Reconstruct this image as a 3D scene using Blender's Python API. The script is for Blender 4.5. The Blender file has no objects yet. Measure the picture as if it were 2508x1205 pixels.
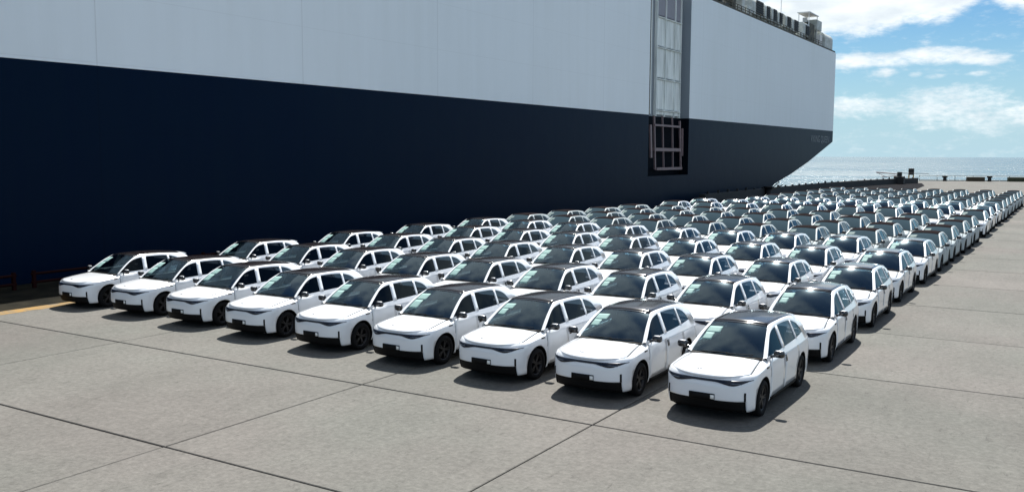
import bpy, bmesh, math, random
import numpy as np
from mathutils import Matrix, Vector
random.seed(7)
scene = bpy.context.scene
COL = scene.collection

# ------------------------------------------------------------------ camera
CAM_H = 5.181
FWD = Vector((-0.52258, 0.84694, -0.09803)); RGT = Vector((0.85082, 0.52544, 0.00406)); UPV = Vector((-0.05495, 0.08128, 0.99518))
cam_d = bpy.data.cameras.new('camera')
cam_d.sensor_width = 36.0; cam_d.sensor_fit = 'HORIZONTAL'; cam_d.lens = 32.26
cam_d.clip_start = 0.1; cam_d.clip_end = 200000
cam = bpy.data.objects.new('camera', cam_d); COL.objects.link(cam)
M = Matrix.Identity(4)
for i in range(3):
    M[i][0] = RGT[i]; M[i][1] = UPV[i]; M[i][2] = -FWD[i]
M[2][3] = CAM_H
cam.matrix_world = M
scene.camera = cam

# ------------------------------------------------------------------ light
SUN = Vector((-0.24, 0.64, 1.0)).normalized()
SUN_EL = math.asin(SUN.z); SUN_AZ = math.atan2(SUN.x, SUN.y)
sun_d = bpy.data.lights.new('sun', 'SUN'); sun_d.energy = 5.0; sun_d.angle = math.radians(0.53); sun_d.color = (1.0, 0.955, 0.88)
sun = bpy.data.objects.new('sun', sun_d); COL.objects.link(sun)
sun.rotation_euler = SUN.to_track_quat('Z', 'Y').to_euler()

world = bpy.data.worlds.new('World'); scene.world = world; world.use_nodes = True
wn = world.node_tree; wn.nodes.clear()
def WN(t, **k):
    n = wn.nodes.new(t)
    for a, b in k.items(): setattr(n, a, b)
    return n
def wmath(op, a, b=None, c=None, clamp=False):
    n = WN('ShaderNodeMath', operation=op); n.use_clamp = clamp
    for i, v in enumerate((a, b, c)):
        if v is None: continue
        if isinstance(v, (int, float)): n.inputs[i].default_value = v
        else: wn.links.new(v, n.inputs[i])
    return n.outputs[0]
sky = WN('ShaderNodeTexSky', sky_type='NISHITA'); sky.sun_disc = False
sky.sun_elevation = SUN_EL; sky.sun_rotation = SUN_AZ; sky.air_density = 1.0; sky.dust_density = 0.6; sky.ozone_density = 2.5; sky.altitude = 10
tc = WN('ShaderNodeTexCoord'); sx = WN('ShaderNodeSeparateXYZ'); wn.links.new(tc.outputs['Generated'], sx.inputs[0])
az = wmath('MULTIPLY', wmath('ARCTAN2', sx.outputs[0], sx.outputs[1]), 57.2958)
el = wmath('MULTIPLY', wmath('ARCSINE', sx.outputs[2]), 57.2958)
cv = WN('ShaderNodeCombineXYZ'); wn.links.new(wmath('MULTIPLY', az, 0.55), cv.inputs[0]); wn.links.new(wmath('MULTIPLY', el, 1.35), cv.inputs[1])
n1 = WN('ShaderNodeTexNoise'); n1.inputs['Scale'].default_value = 1.0; n1.inputs['Detail'].default_value = 9; n1.inputs['Roughness'].default_value = 0.6
wn.links.new(cv.outputs[0], n1.inputs['Vector'])
nf = WN('ShaderNodeTexNoise'); nf.inputs['Scale'].default_value = 3.6; nf.inputs['Detail'].default_value = 8; nf.inputs['Roughness'].default_value = 0.6
wn.links.new(cv.outputs[0], nf.inputs['Vector'])
nz = wmath('ADD', wmath('SUBTRACT', n1.outputs[0], 0.5), wmath('MULTIPLY', wmath('SUBTRACT', nf.outputs[0], 0.5), .5))
field = None
# cloud banks over the sea: azimuth, elevation, half widths (degrees), weight
for (a0, e0, ra, re_, w) in ((-12.2, 9.7, 5.8, 2.9, 2.6), (-8.0, 9.7, 3.2, 2.5, 2.4), (-2.6, 9.0, 2.1, 1.4, 1.6),
                             (-10.6, 5.50, 3.6, 0.46, 0.9), (-7.3, 5.62, 3.2, 0.50, 1.0), (-4.9, 5.35, 1.6, 0.36, 0.9), (-9.9, 4.85, 0.6, 0.3, .4),
                             (-6.2, 3.0, 3.0, 1.0, 0.62), (-11.2, 2.85, 3.4, 0.6, 0.5), (-4.5, 2.2, 4.5, 0.75, 0.45), (-8.3, 4.63, .35, .14, .35), (-7.25, 4.49, .5, .13, .35), (-5.1, 4.57, .5, .12, .3),
                             (-19, 7.8, 5, 1.4, .9), (-27, 6.2, 6, 1.0, .8), (8, 7.0, 7, 1.2, .9), (22, 5.0, 8, 1.0, .8), (14, 2.6, 9, .7, .6), (-38, 8, 7, 1.2, .8), (40, 7.5, 9, 1.4, .8)):
    dx = wmath('DIVIDE', wmath('SUBTRACT', az, a0), ra); dy = wmath('DIVIDE', wmath('SUBTRACT', el, e0), re_)
    q = wmath('SUBTRACT', 1.0, wmath('ADD', wmath('MULTIPLY', dx, dx), wmath('MULTIPLY', dy, dy)))
    q = wmath('MULTIPLY', wmath('MAXIMUM', q, -1.0), w)
    field = q if field is None else wmath('MAXIMUM', field, q)
low = wmath('ADD', field, wmath('MULTIPLY', nz, 2.3))
lowm = WN('ShaderNodeMapRange', interpolation_type='SMOOTHSTEP'); wn.links.new(low, lowm.inputs[0])
lowm.inputs[1].default_value = -0.35; lowm.inputs[2].default_value = 1.15; lowm.inputs[3].default_value = 0; lowm.inputs[4].default_value = 0.95
# scattered cloud above the view, on a flat layer; cover raised for white fill
zz = wmath('MAXIMUM', sx.outputs[2], 0.06)
cv2 = WN('ShaderNodeCombineXYZ'); wn.links.new(wmath('DIVIDE', sx.outputs[0], zz), cv2.inputs[0]); wn.links.new(wmath('DIVIDE', sx.outputs[1], zz), cv2.inputs[1])
n2 = WN('ShaderNodeTexNoise'); n2.inputs['Scale'].default_value = 1.15; n2.inputs['Detail'].default_value = 10; n2.inputs['Roughness'].default_value = 0.58
wn.links.new(cv2.outputs[0], n2.inputs['Vector'])
hm = WN('ShaderNodeMapRange', interpolation_type='SMOOTHSTEP'); wn.links.new(n2.outputs[0], hm.inputs[0])
hm.inputs[1].default_value = 0.43; hm.inputs[2].default_value = 0.60; hm.inputs[3].default_value = 0; hm.inputs[4].default_value = 0.85
hf = WN('ShaderNodeMapRange', interpolation_type='SMOOTHSTEP'); wn.links.new(el, hf.inputs[0]); hf.inputs[1].default_value = 9.5; hf.inputs[2].default_value = 16
highm = wmath('MULTIPLY', hm.outputs[0], hf.outputs[0])
mask = wmath('MAXIMUM', lowm.outputs[0], highm)
# self-shading of the cloud masses: soft grey undersides
n3 = WN('ShaderNodeTexNoise'); n3.inputs['Scale'].default_value = 0.7; n3.inputs['Detail'].default_value = 6; wn.links.new(cv.outputs[0], n3.inputs['Vector'])
cs = WN('ShaderNodeMapRange'); wn.links.new(n3.outputs[0], cs.inputs[0]); cs.inputs[1].default_value = .35; cs.inputs[2].default_value = .62; cs.inputs[3].default_value = 0.0; cs.inputs[4].default_value = 1
cc = WN('ShaderNodeMix', data_type='RGBA'); wn.links.new(cs.outputs[0], cc.inputs[0])
CL = 12.6
cc.inputs[6].default_value = (0.70*CL, 0.76*CL, 0.80*CL, 1); cc.inputs[7].default_value = (0.90*CL, 0.94*CL, 0.95*CL, 1)
# a pale sea haze low over the horizon
hz = WN('ShaderNodeMapRange', interpolation_type='SMOOTHSTEP'); wn.links.new(el, hz.inputs[0]); hz.inputs[1].default_value = -1; hz.inputs[2].default_value = 9; hz.inputs[3].default_value = 1.0; hz.inputs[4].default_value = 0.0
tint = WN('ShaderNodeMix', data_type='RGBA', blend_type='MULTIPLY'); tint.inputs[0].default_value = 1.0
wn.links.new(sky.outputs[0], tint.inputs[6]); tint.inputs[7].default_value = (0.50, 0.80, 1.0, 1)
hmix = WN('ShaderNodeMix', data_type='RGBA'); wn.links.new(wmath('MULTIPLY', hz.outputs[0], 0.85), hmix.inputs[0]); wn.links.new(tint.outputs[2], hmix.inputs[6])
hmix.inputs[7].default_value = (5.5, 7.85, 9.2, 1)
cmix = WN('ShaderNodeMix', data_type='RGBA'); wn.links.new(mask, cmix.inputs[0]); wn.links.new(hmix.outputs[2], cmix.inputs[6]); wn.links.new(cc.outputs[2], cmix.inputs[7])
bg = WN('ShaderNodeBackground'); bg.inputs[1].default_value = 0.053; wn.links.new(cmix.outputs[2], bg.inputs[0])
wo = WN('ShaderNodeOutputWorld'); wn.links.new(bg.outputs[0], wo.inputs[0])

vs = scene.view_settings
vs.view_transform = 'Standard'; vs.look = 'None'; vs.gamma = 1; vs.exposure = 0.86; vs.use_curve_mapping = False

# ------------------------------------------------------------------ materials
def mat(name, col, rough=.5, metal=0, spec=.5, coat=0, emit=None):
    m = bpy.data.materials.new(name); m.use_nodes = True
    b = m.node_tree.nodes['Principled BSDF']
    b.inputs['Base Color'].default_value = (*col, 1); b.inputs['Roughness'].default_value = rough
    b.inputs['Metallic'].default_value = metal; b.inputs['Specular IOR Level'].default_value = spec
    b.inputs['Coat Weight'].default_value = coat; b.inputs['Coat Roughness'].default_value = .04
    return m
def nodes(m):
    nt = m.node_tree
    def N(t, **k):
        n = nt.nodes.new(t)
        for a, b in k.items(): setattr(n, a, b)
        return n
    return nt, N, nt.nodes['Principled BSDF']
def noise_col(m, stops, scale=1.0, detail=6, vec='Object', mapping=None, rough=.55, bump=0, bscale=None, bdist=.02):
    nt, N, b = nodes(m)
    t = N('ShaderNodeTexCoord'); src = t.outputs[vec]
    if mapping:
        mp = N('ShaderNodeMapping'); mp.inputs['Scale'].default_value = mapping; nt.links.new(src, mp.inputs[0]); src = mp.outputs[0]
    n = N('ShaderNodeTexNoise'); n.inputs['Scale'].default_value = scale; n.inputs['Detail'].default_value = detail; n.inputs['Roughness'].default_value = rough
    nt.links.new(src, n.inputs['Vector'])
    r = N('ShaderNodeValToRGB'); e = r.color_ramp.elements
    e[0].position, e[0].color = stops[0][0], (*stops[0][1], 1); e[1].position, e[1].color = stops[-1][0], (*stops[-1][1], 1)
    for p, c in stops[1:-1]:
        x = e.new(p); x.color = (*c, 1)
    nt.links.new(n.outputs[0], r.inputs[0]); nt.links.new(r.outputs[0], b.inputs['Base Color'])
    if bump:
        n2_ = N('ShaderNodeTexNoise'); n2_.inputs['Scale'].default_value = bscale or scale*8; n2_.inputs['Detail'].default_value = 5; nt.links.new(src, n2_.inputs['Vector'])
        bp = N('ShaderNodeBump'); bp.inputs['Strength'].default_value = bump; bp.inputs['Distance'].default_value = bdist
        nt.links.new(n2_.outputs[0], bp.inputs['Height']); nt.links.new(bp.outputs[0], b.inputs['Normal'])
    return r

def concrete(name):
    m = mat(name, (.3, .29, .27), .88, spec=.25)
    nt, N, b = nodes(m)
    g = N('ShaderNodeNewGeometry'); oi = N('ShaderNodeObjectInfo')
    n1_ = N('ShaderNodeTexNoise'); n1_.inputs['Scale'].default_value = .22; n1_.inputs['Detail'].default_value = 7; n1_.inputs['Roughness'].default_value = .62
    n2_ = N('ShaderNodeTexNoise'); n2_.inputs['Scale'].default_value = 9; n2_.inputs['Detail'].default_value = 8; n2_.inputs['Roughness'].default_value = .75
    n3_ = N('ShaderNodeTexNoise'); n3_.inputs['Scale'].default_value = 1.7; n3_.inputs['Detail'].default_value = 8; n3_.inputs['Roughness'].default_value = .7
    for n in (n1_, n2_): nt.links.new(g.outputs['Position'], n.inputs['Vector'])
    mp = N('ShaderNodeMapping'); mp.inputs['Scale'].default_value = (1.0, .30, 1); mp.inputs['Rotation'].default_value = (0, 0, .25); nt.links.new(g.outputs['Position'], mp.inputs[0]); nt.links.new(mp.outputs[0], n3_.inputs['Vector'])
    def mr(src, a, b_, c, d_):
        k = N('ShaderNodeMapRange'); nt.links.new(src, k.inputs[0]); k.inputs[1].default_value = a; k.inputs[2].default_value = b_; k.inputs[3].default_value = c; k.inputs[4].default_value = d_; return k.outputs[0]
    def mul(a, b_):
        k = N('ShaderNodeMath', operation='MULTIPLY'); nt.links.new(a, k.inputs[0]); nt.links.new(b_, k.inputs[1]); return k.outputs[0]
    f = mul(mr(n1_.outputs[0], .34, .66, .90, 1.09), mr(n2_.outputs[0], .28, .72, .70, 1.30))
    n4_ = N('ShaderNodeTexNoise'); n4_.inputs['Scale'].default_value = 6.5; n4_.inputs['Detail'].default_value = 10; n4_.inputs['Roughness'].default_value = .85
    nt.links.new(mp.outputs[0], n4_.inputs['Vector'])
    f = mul(f, mr(n4_.outputs[0], .37, .45, .66, 1.0))
    n6_ = N('ShaderNodeTexNoise'); n6_.inputs['Scale'].default_value = 3.2; n6_.inputs['Detail'].default_value = 12; n6_.inputs['Roughness'].default_value = .92
    nt.links.new(g.outputs['Position'], n6_.inputs['Vector']); f = mul(f, mr(n6_.outputs[0], .34, .66, .83, 1.18))
    n5_ = N('ShaderNodeTexNoise'); n5_.inputs['Scale'].default_value = .55; n5_.inputs['Detail'].default_value = 5; nt.links.new(mp.outputs[0], n5_.inputs['Vector'])
    f = mul(f, mr(n5_.outputs[0], .35, .62, .97, 1.03))
    f = mul(f, mr(n3_.outputs[0], .28, .5, .90, 1.02)); f = mul(f, mr(oi.outputs['Random'], 0, 1, .95, 1.05))
    hs = N('ShaderNodeMix', data_type='RGBA'); hs.inputs[6].default_value = (.114, .115, .105, 1); hs.inputs[7].default_value = (.124, .117, .109, 1)
    nh = N('ShaderNodeTexNoise'); nh.inputs['Scale'].default_value = .16; nh.inputs['Detail'].default_value = 3; nt.links.new(g.outputs['Position'], nh.inputs['Vector'])
    nt.links.new(mr(nh.outputs[0], .38, .62, 0, 1), hs.inputs[0])
    vm = N('ShaderNodeVectorMath', operation='SCALE'); nt.links.new(hs.outputs[2], vm.inputs[0]); nt.links.new(f, vm.inputs['Scale'])
    nt.links.new(vm.outputs[0], b.inputs['Base Color'])
    bp = N('ShaderNodeBump'); bp.inputs['Strength'].default_value = .5; bp.inputs['Distance'].default_value = .012; nt.links.new(n2_.outputs[0], bp.inputs['Height']); nt.links.new(bp.outputs[0], b.inputs['Normal'])
    return m
M_CONC = concrete('concrete')
M_APRON = mat('shade_painted_apron', (.03, .03, .026), .9, spec=.05); noise_col(M_APRON, [(.35, (.010, .010, .008)), (.65, (.026, .023, .016))], 1.1, 8, bump=.3, bscale=20)  # the ship's shadow on the apron is deepened in this base colour
M_JOINT = mat('joint_filler', (.05, .042, .035), .9)
M_SEA = mat('sea_water', (.034, .080, .096), .3, spec=.6)
nt, N, b = nodes(M_SEA)
g = N('ShaderNodeNewGeometry'); hh = None
for sc, st in ((.9, 1.0), (.16, 2.2), (.035, 4.0)):
    mp = N('ShaderNodeMapping'); mp.inputs['Scale'].default_value = (.55, 1, 1); mp.inputs['Rotation'].default_value = (0, 0, .5); nt.links.new(g.outputs['Position'], mp.inputs[0])
    n = N('ShaderNodeTexNoise'); n.inputs['Scale'].default_value = sc; n.inputs['Detail'].default_value = 5; nt.links.new(mp.outputs[0], n.inputs['Vector'])
    k = N('ShaderNodeMath', operation='MULTIPLY'); k.inputs[1].default_value = st; nt.links.new(n.outputs[0], k.inputs[0])
    if hh is None: hh = k.outputs[0]
    else:
        a_ = N('ShaderNodeMath', operation='ADD'); nt.links.new(hh, a_.inputs[0]); nt.links.new(k.outputs[0], a_.inputs[1]); hh = a_.outputs[0]
mp = N('ShaderNodeMapping'); mp.inputs['Scale'].default_value = (.0035, .03, 1); mp.inputs['Rotation'].default_value = (0, 0, .2); nt.links.new(g.outputs['Position'], mp.inputs[0])
n = N('ShaderNodeTexNoise'); n.inputs['Scale'].default_value = 1.0; n.inputs['Detail'].default_value = 9; n.inputs['Roughness'].default_value = .7; nt.links.new(mp.outputs[0], n.inputs['Vector'])
r = N('ShaderNodeMapRange'); nt.links.new(n.outputs[0], r.inputs[0]); r.inputs[1].default_value = .35; r.inputs[2].default_value = .65; r.inputs[3].default_value = .14; r.inputs[4].default_value = .40; nt.links.new(r.outputs[0], b.inputs['Roughness'])
bp = N('ShaderNodeBump'); bp.inputs['Strength'].default_value = 1.0; bp.inputs['Distance'].default_value = .5; nt.links.new(hh, bp.inputs['Height']); nt.links.new(bp.outputs[0], b.inputs['Normal'])

def hull_mat(name, base, dirt, rough, spec, amt):
    m = mat(name, base, rough, spec=spec); nt, N, b = nodes(m)
    g = N('ShaderNodeNewGeometry')
    mp = N('ShaderNodeMapping'); mp.inputs['Scale'].default_value = (1, 1.3, .07); nt.links.new(g.outputs['Position'], mp.inputs[0])
    n = N('ShaderNodeTexNoise'); n.inputs['Scale'].default_value = .9; n.inputs['Detail'].default_value = 7; n.inputs['Roughness'].default_value = .65; nt.links.new(mp.outputs[0], n.inputs['Vector'])
    n_ = N('ShaderNodeTexNoise'); n_.inputs['Scale'].default_value = .09; n_.inputs['Detail'].default_value = 4; nt.links.new(g.outputs['Position'], n_.inputs['Vector'])
    mu = N('ShaderNodeMath', operation='MULTIPLY'); nt.links.new(n.outputs[0], mu.inputs[0]); nt.links.new(n_.outputs[0], mu.inputs[1])
    r = N('ShaderNodeMapRange'); nt.links.new(mu.outputs[0], r.inputs[0]); r.inputs[1].default_value = .16; r.inputs[2].default_value = .42; r.inputs[3].default_value = 0; r.inputs[4].default_value = amt
    mx = N('ShaderNodeMix', data_type='RGBA'); mx.inputs[6].default_value = (*base, 1); mx.inputs[7].default_value = (*dirt, 1); nt.links.new(r.outputs[0], mx.inputs[0])
    # thin vertical weld seams every 12.6 m and strakes every 3 m
    sp = N('ShaderNodeSeparateXYZ'); nt.links.new(g.outputs['Position'], sp.inputs[0])
    def seam(src, period, width):
        a = N('ShaderNodeMath', operation='PINGPONG'); nt.links.new(src, a.inputs[0]); a.inputs[1].default_value = period/2
        l = N('ShaderNodeMath', operation='LESS_THAN'); nt.links.new(a.outputs[0], l.inputs[0]); l.inputs[1].default_value = width; return l.outputs[0]
    s1 = seam(sp.outputs[1], 12.6, .03); s2 = seam(sp.outputs[2], 3.05, .022)
    mxs = N('ShaderNodeMath', operation='MAXIMUM'); nt.links.new(s1, mxs.inputs[0])
    s2b = N('ShaderNodeMath', operation='MULTIPLY'); nt.links.new(s2, s2b.inputs[0]); s2b.inputs[1].default_value = .35; nt.links.new(s2b.outputs[0], mxs.inputs[1])
    sm = N('ShaderNodeMath', operation='MULTIPLY'); nt.links.new(mxs.outputs[0], sm.inputs[0]); sm.inputs[1].default_value = .22
    m2 = N('ShaderNodeMix', data_type='RGBA'); nt.links.new(sm.outputs[0], m2.inputs[0]); nt.links.new(mx.outputs[2], m2.inputs[6]); m2.inputs[7].default_value = (base[0]*.35, base[1]*.35, base[2]*.35, 1)
    nt.links.new(m2.outputs[2], b.inputs['Base Color'])
    # plating slightly hollow between the frames
    w = N('ShaderNodeTexNoise'); w.inputs['Scale'].default_value = .55; w.inputs['Detail'].default_value = 2; nt.links.new(g.outputs['Position'], w.inputs['Vector'])
    bp = N('ShaderNodeBump'); bp.inputs['Strength'].default_value = .35; bp.inputs['Distance'].default_value = .05; nt.links.new(w.outputs[0], bp.inputs['Height']); nt.links.new(bp.outputs[0], b.inputs['Normal'])
    return m
M_HULLW = hull_mat('white_hull_paint', (.80, .86, .90), (.66, .71, .72), .5, .4, .30)
M_HULLB = hull_mat('navy_hull_paint', (.0000, .0074, .026), (.0016, .0110, .026), .42, .055, .6)
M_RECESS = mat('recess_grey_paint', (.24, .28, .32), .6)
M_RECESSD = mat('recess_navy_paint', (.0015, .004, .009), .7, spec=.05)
M_PANEL = mat('ribbed_white_panel', (.60, .66, .66), .55); noise_col(M_PANEL, [(.3, (.55, .59, .58)), (.6, (.82, .87, .86))], 1.0, 6, mapping=(1, 2, .25))
M_PANELD = mat('dull_grey_panel', (.26, .26, .30), .6)
M_FRAME = mat('dull_pink_steel', (.20, .145, .155), .5, spec=.4)
M_VENT = mat('vent_grey_paint', (.45, .5, .5), .6); noise_col(M_VENT, [(.3, (.36, .38, .36)), (.65, (.58, .62, .61))], 1.2, 5)
M_LOUV = mat('louvre_black', (.012, .013, .016), .6)
M_DECKD = mat('deck_machinery_dark', (.05, .052, .045), .7); noise_col(M_DECKD, [(.35, (.025, .03, .03)), (.65, (.13, .11, .07))], 1.1, 6)
M_WHITE = mat('white_steel', (.75, .76, .76), .5)
M_LETTER = mat('faded_grey_lettering', (.20, .23, .25), .6)
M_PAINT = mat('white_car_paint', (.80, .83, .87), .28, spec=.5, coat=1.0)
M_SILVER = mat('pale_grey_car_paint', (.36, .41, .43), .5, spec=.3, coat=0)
M_BLACKG = mat('gloss_black', (.010, .011, .014), .12, spec=.6, coat=.6)
M_ROOFG = mat('black_glass_roof', (.016, .012, .011), .16, spec=.6, coat=.3)
M_ROOFF = mat('filmed_dark_roof', (.020, .016, .017), .85, spec=0)
M_WFILM = mat('filmed_windscreen', (.044, .070, .088), .8, spec=0)
M_TRIM = mat('black_plastic', (.004, .004, .0045), .65, spec=.2)
M_SEAM = mat('panel_gap', (.10, .11, .12), .8)
M_TYRE = mat('tyre_rubber', (.006, .006, .007), .85, spec=.2)
M_RIM = mat('dark_alloy', (.022, .022, .025), .45, metal=.5)
M_LAMP = mat('lamp_cover', (.004, .008, .02), .18, spec=.45)
M_LENS = mat('lamp_lens', (.05, .07, .10), .2, spec=.6)
M_LAMPR = mat('tail_lamp_red', (.12, .008, .008), .15, coat=1)
M_INT = mat('cabin_dark', (.025, .027, .03), .8)
M_SEATM = mat('seat_leather', (.035, .038, .042), .6)
M_PAPER = mat('mint_paper', (.23, .37, .355), .7, spec=.3)
M_PAPER2 = mat('pale_paper', (.15, .21, .21), .7, spec=.2)
M_PAPERW = mat('white_paper', (.85, .86, .84), .7)
M_BADGE = mat('badge_metal', (.35, .36, .38), .3, metal=.8)
def glassm(name, tintc, rough, ior):
    m = bpy.data.materials.new(name); m.use_nodes = True; nt = m.node_tree; nt.nodes.clear()
    o = nt.nodes.new('ShaderNodeOutputMaterial'); mx = nt.nodes.new('ShaderNodeMixShader'); tr = nt.nodes.new('ShaderNodeBsdfTransparent'); gl = nt.nodes.new('ShaderNodeBsdfGlossy'); fr = nt.nodes.new('ShaderNodeFresnel')
    tr.inputs[0].default_value = (*tintc, 1); gl.inputs['Roughness'].default_value = rough; gl.inputs[0].default_value = (.72, .90, 1, 1); fr.inputs[0].default_value = ior
    nt.links.new(fr.outputs[0], mx.inputs[0]); nt.links.new(tr.outputs[0], mx.inputs[1]); nt.links.new(gl.outputs[0], mx.inputs[2]); nt.links.new(mx.outputs[0], o.inputs[0])
    # faint waviness and dust film
    tcx = nt.nodes.new('ShaderNodeTexCoord'); n = nt.nodes.new('ShaderNodeTexNoise'); n.inputs['Scale'].default_value = 1.8; nt.links.new(tcx.outputs['Object'], n.inputs['Vector'])
    bp = nt.nodes.new('ShaderNodeBump'); bp.inputs['Strength'].default_value = .25; bp.inputs['Distance'].default_value = .012; nt.links.new(n.outputs[0], bp.inputs['Height']); nt.links.new(bp.outputs[0], gl.inputs['Normal'])
    return m
M_WIND = glassm('windscreen_glass', (.42, .62, .66), .085, 1.95)
M_SIDEG = glassm('tinted_side_glass', (.15, .17, .19), .04, 1.27)

# ------------------------------------------------------------------ mesh helpers
def new_obj(name, me, parent=None, mats=None, loc=None):
    o = bpy.data.objects.new(name, me); COL.objects.link(o)
    if mats:
        for m in (mats if isinstance(mats, (list, tuple)) else [mats]): me.materials.append(m)
    if parent is not None: o.parent = parent
    if loc is not None: o.location = loc
    return o
def tag(o, label=None, cat=None, group=None, kind=None):
    if label: o['label'] = label
    if cat: o['category'] = cat
    if group: o['group'] = group
    if kind: o['kind'] = kind
    return o
def mesh(name, V, F, smooth=False):
    me = bpy.data.meshes.new(name); me.from_pydata([tuple(v) for v in V], [], [tuple(f) for f in F]); me.update()
    if smooth: me.polygons.foreach_set('use_smooth', [True]*len(me.polygons))
    return me
class MB:
    """collects boxes, tubes and so on into one mesh"""
    def __init__(s): s.V = []; s.F = []; s.mi = []; s.sm = []
    def add(s, V, F, mi=0, sm=False):
        n = len(s.V); s.V += [tuple(v) for v in V]; s.F += [tuple(i+n for i in f) for f in F]; s.mi += [mi]*len(F); s.sm += [sm]*len(F); return s
    def box(s, x0, x1, y0, y1, z0, z1, mi=0, bev=0):
        b_ = min(bev, (x1-x0)/2.01, (y1-y0)/2.01, (z1-z0)/2.01) if bev else 0
        if not b_:
            V = [(x, y, z) for x in (x0, x1) for y in (y0, y1) for z in (z0, z1)]
            return s.add(V, [(0, 1, 3, 2), (4, 6, 7, 5), (0, 4, 5, 1), (2, 3, 7, 6), (0, 2, 6, 4), (1, 5, 7, 3)], mi)
        V = []; F = []
        c = [(x0, y0), (x1, y0), (x1, y1), (x0, y1)]; ci = [(x0+b_, y0+b_), (x1-b_, y0+b_), (x1-b_, y1-b_), (x0+b_, y1-b_)]
        for p in ci: V.append((*p, z0))
        for p in c: V.append((*p, z0+b_))
        for p in c: V.append((*p, z1-b_))
        for p in ci: V.append((*p, z1))
        F.append((3, 2, 1, 0)); F.append((12, 13, 14, 15))
        for L in range(3):
            for i in range(4):
                j = (i+1) % 4; F.append((L*4+i, L*4+j, L*4+4+j, L*4+4+i))
        return s.add(V, F, mi)
    def tube(s, a, b, r, n=8, mi=0, r2=None, sm=True):
        a, b = Vector(a), Vector(b); d_ = (b-a).normalized(); u = d_.orthogonal().normalized(); v = d_.cross(u); r2 = r if r2 is None else r2
        V = []
        for p, rr in ((a, r), (b, r2)):
            for i in range(n):
                t = 2*math.pi*i/n; V.append(p+u*math.cos(t)*rr+v*math.sin(t)*rr)
        F = [(i, (i+1) % n, n+(i+1) % n, n+i) for i in range(n)]
        s.add(V, F, mi, sm); s.add(V, [tuple(range(n-1, -1, -1)), tuple(range(n, 2*n))], mi); return s
    def prism(s, prof, axis, c0, c1, mi=0):
        """prof: list of 2D points; axis 'x','y','z' extrusion"""
        n = len(prof); V = []
        for c in (c0, c1):
            for (p, q) in prof:
                V.append({'x': (c, p, q), 'y': (p, c, q), 'z': (p, q, c)}[axis])
        F = [(i, (i+1) % n, n+(i+1) % n, n+i) for i in range(n)]+[tuple(range(n-1, -1, -1)), tuple(range(n, 2*n))]
        return s.add(V, F, mi)
    def mesh(s, name):
        me = mesh(name, s.V, s.F)
        if s.F:
            me.polygons.foreach_set('material_index', s.mi); me.polygons.foreach_set('use_smooth', s.sm)
        bm = bmesh.new(); bm.from_mesh(me); bmesh.ops.recalc_face_normals(bm, faces=bm.faces); bm.to_mesh(me); bm.free()
        return me
    def obj(s, name, mats, parent=None, loc=None): return new_obj(name, s.mesh(name), parent, mats, loc)
def thing(name, label, cat, loc=(0, 0, 0), rz=0, group=None):
    o = bpy.data.objects.new(name, None); COL.objects.link(o); o.location = loc; o.rotation_euler = (0, 0, rz); o.empty_display_size = .3
    return tag(o, label, cat, group)

# ------------------------------------------------------------------ setting: quay, sea
XE = -35.6; YE0 = 221.0
quay = MB()
# far part of the quay as one sheet with a vertical sea wall; its far edge runs slightly askew
far_edge = lambda x: 220.0+(x+29.5)*.41
V = [(XE, -80, -.05), (300, -80, -.05), (300, 112, -.05), (XE, 112, -.05)]
quay.add(V, [(0, 1, 2, 3)])
quay.add([(XE, -80, -.05), (XE, -80, -6), (XE, 240, -6), (XE, 240, -.05)], [(0, 1, 2, 3)])
q_o = quay.obj('quay_foundation', M_JOINT); tag(q_o, kind='structure')
XL = [XE, -30.05, -22.4, -13.62, -7.78, 5.6, 14.5, 24]
YL = [-6.2, -.4, 5.0, 10.30, 15.60, 22.4, 28.5, 34.6, 40.7, 46.8, 52.9, 59.0, 65.1, 71.2, 77.3, 83.4, 89.5]
qg = MB(); YF = YL[-1]
qx = lambda x: far_edge(x)
qg.add([(XE, YF, 0), (XL[-1], YF, 0), (XL[-1], qx(XL[-1]), 0), (XE, qx(XE), 0)], [(0, 1, 2, 3)])
qg.add([(XL[-1], -80, 0), (400, -80, 0), (400, qx(400), 0), (XL[-1], qx(XL[-1]), 0)], [(0, 1, 2, 3)])
qg.add([(XE, -80, 0), (XL[-1], -80, 0), (XL[-1], YL[0], 0), (XE, YL[0], 0)], [(0, 1, 2, 3)])
qg.add([(XE, qx(XE), 0), (400, qx(400), 0), (400, qx(400), -6), (XE, qx(XE), -6)], [(0, 1, 2, 3)])
quay_o = qg.obj('quay', M_CONC); tag(quay_o, kind='structure')
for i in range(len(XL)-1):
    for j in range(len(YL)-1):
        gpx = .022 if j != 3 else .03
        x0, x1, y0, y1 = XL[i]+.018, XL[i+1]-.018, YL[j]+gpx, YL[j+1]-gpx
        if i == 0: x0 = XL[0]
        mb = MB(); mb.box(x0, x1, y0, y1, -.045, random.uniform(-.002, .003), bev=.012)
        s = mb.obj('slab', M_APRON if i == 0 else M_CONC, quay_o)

sea = MB(); R = 90000
sea.add([(-R, -R, -2.6), (R, -R, -2.6), (R, R, -2.6), (-R, R, -2.6)], [(0, 1, 2, 3)])
tag(sea.obj('sea', M_SEA), kind='structure')

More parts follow.
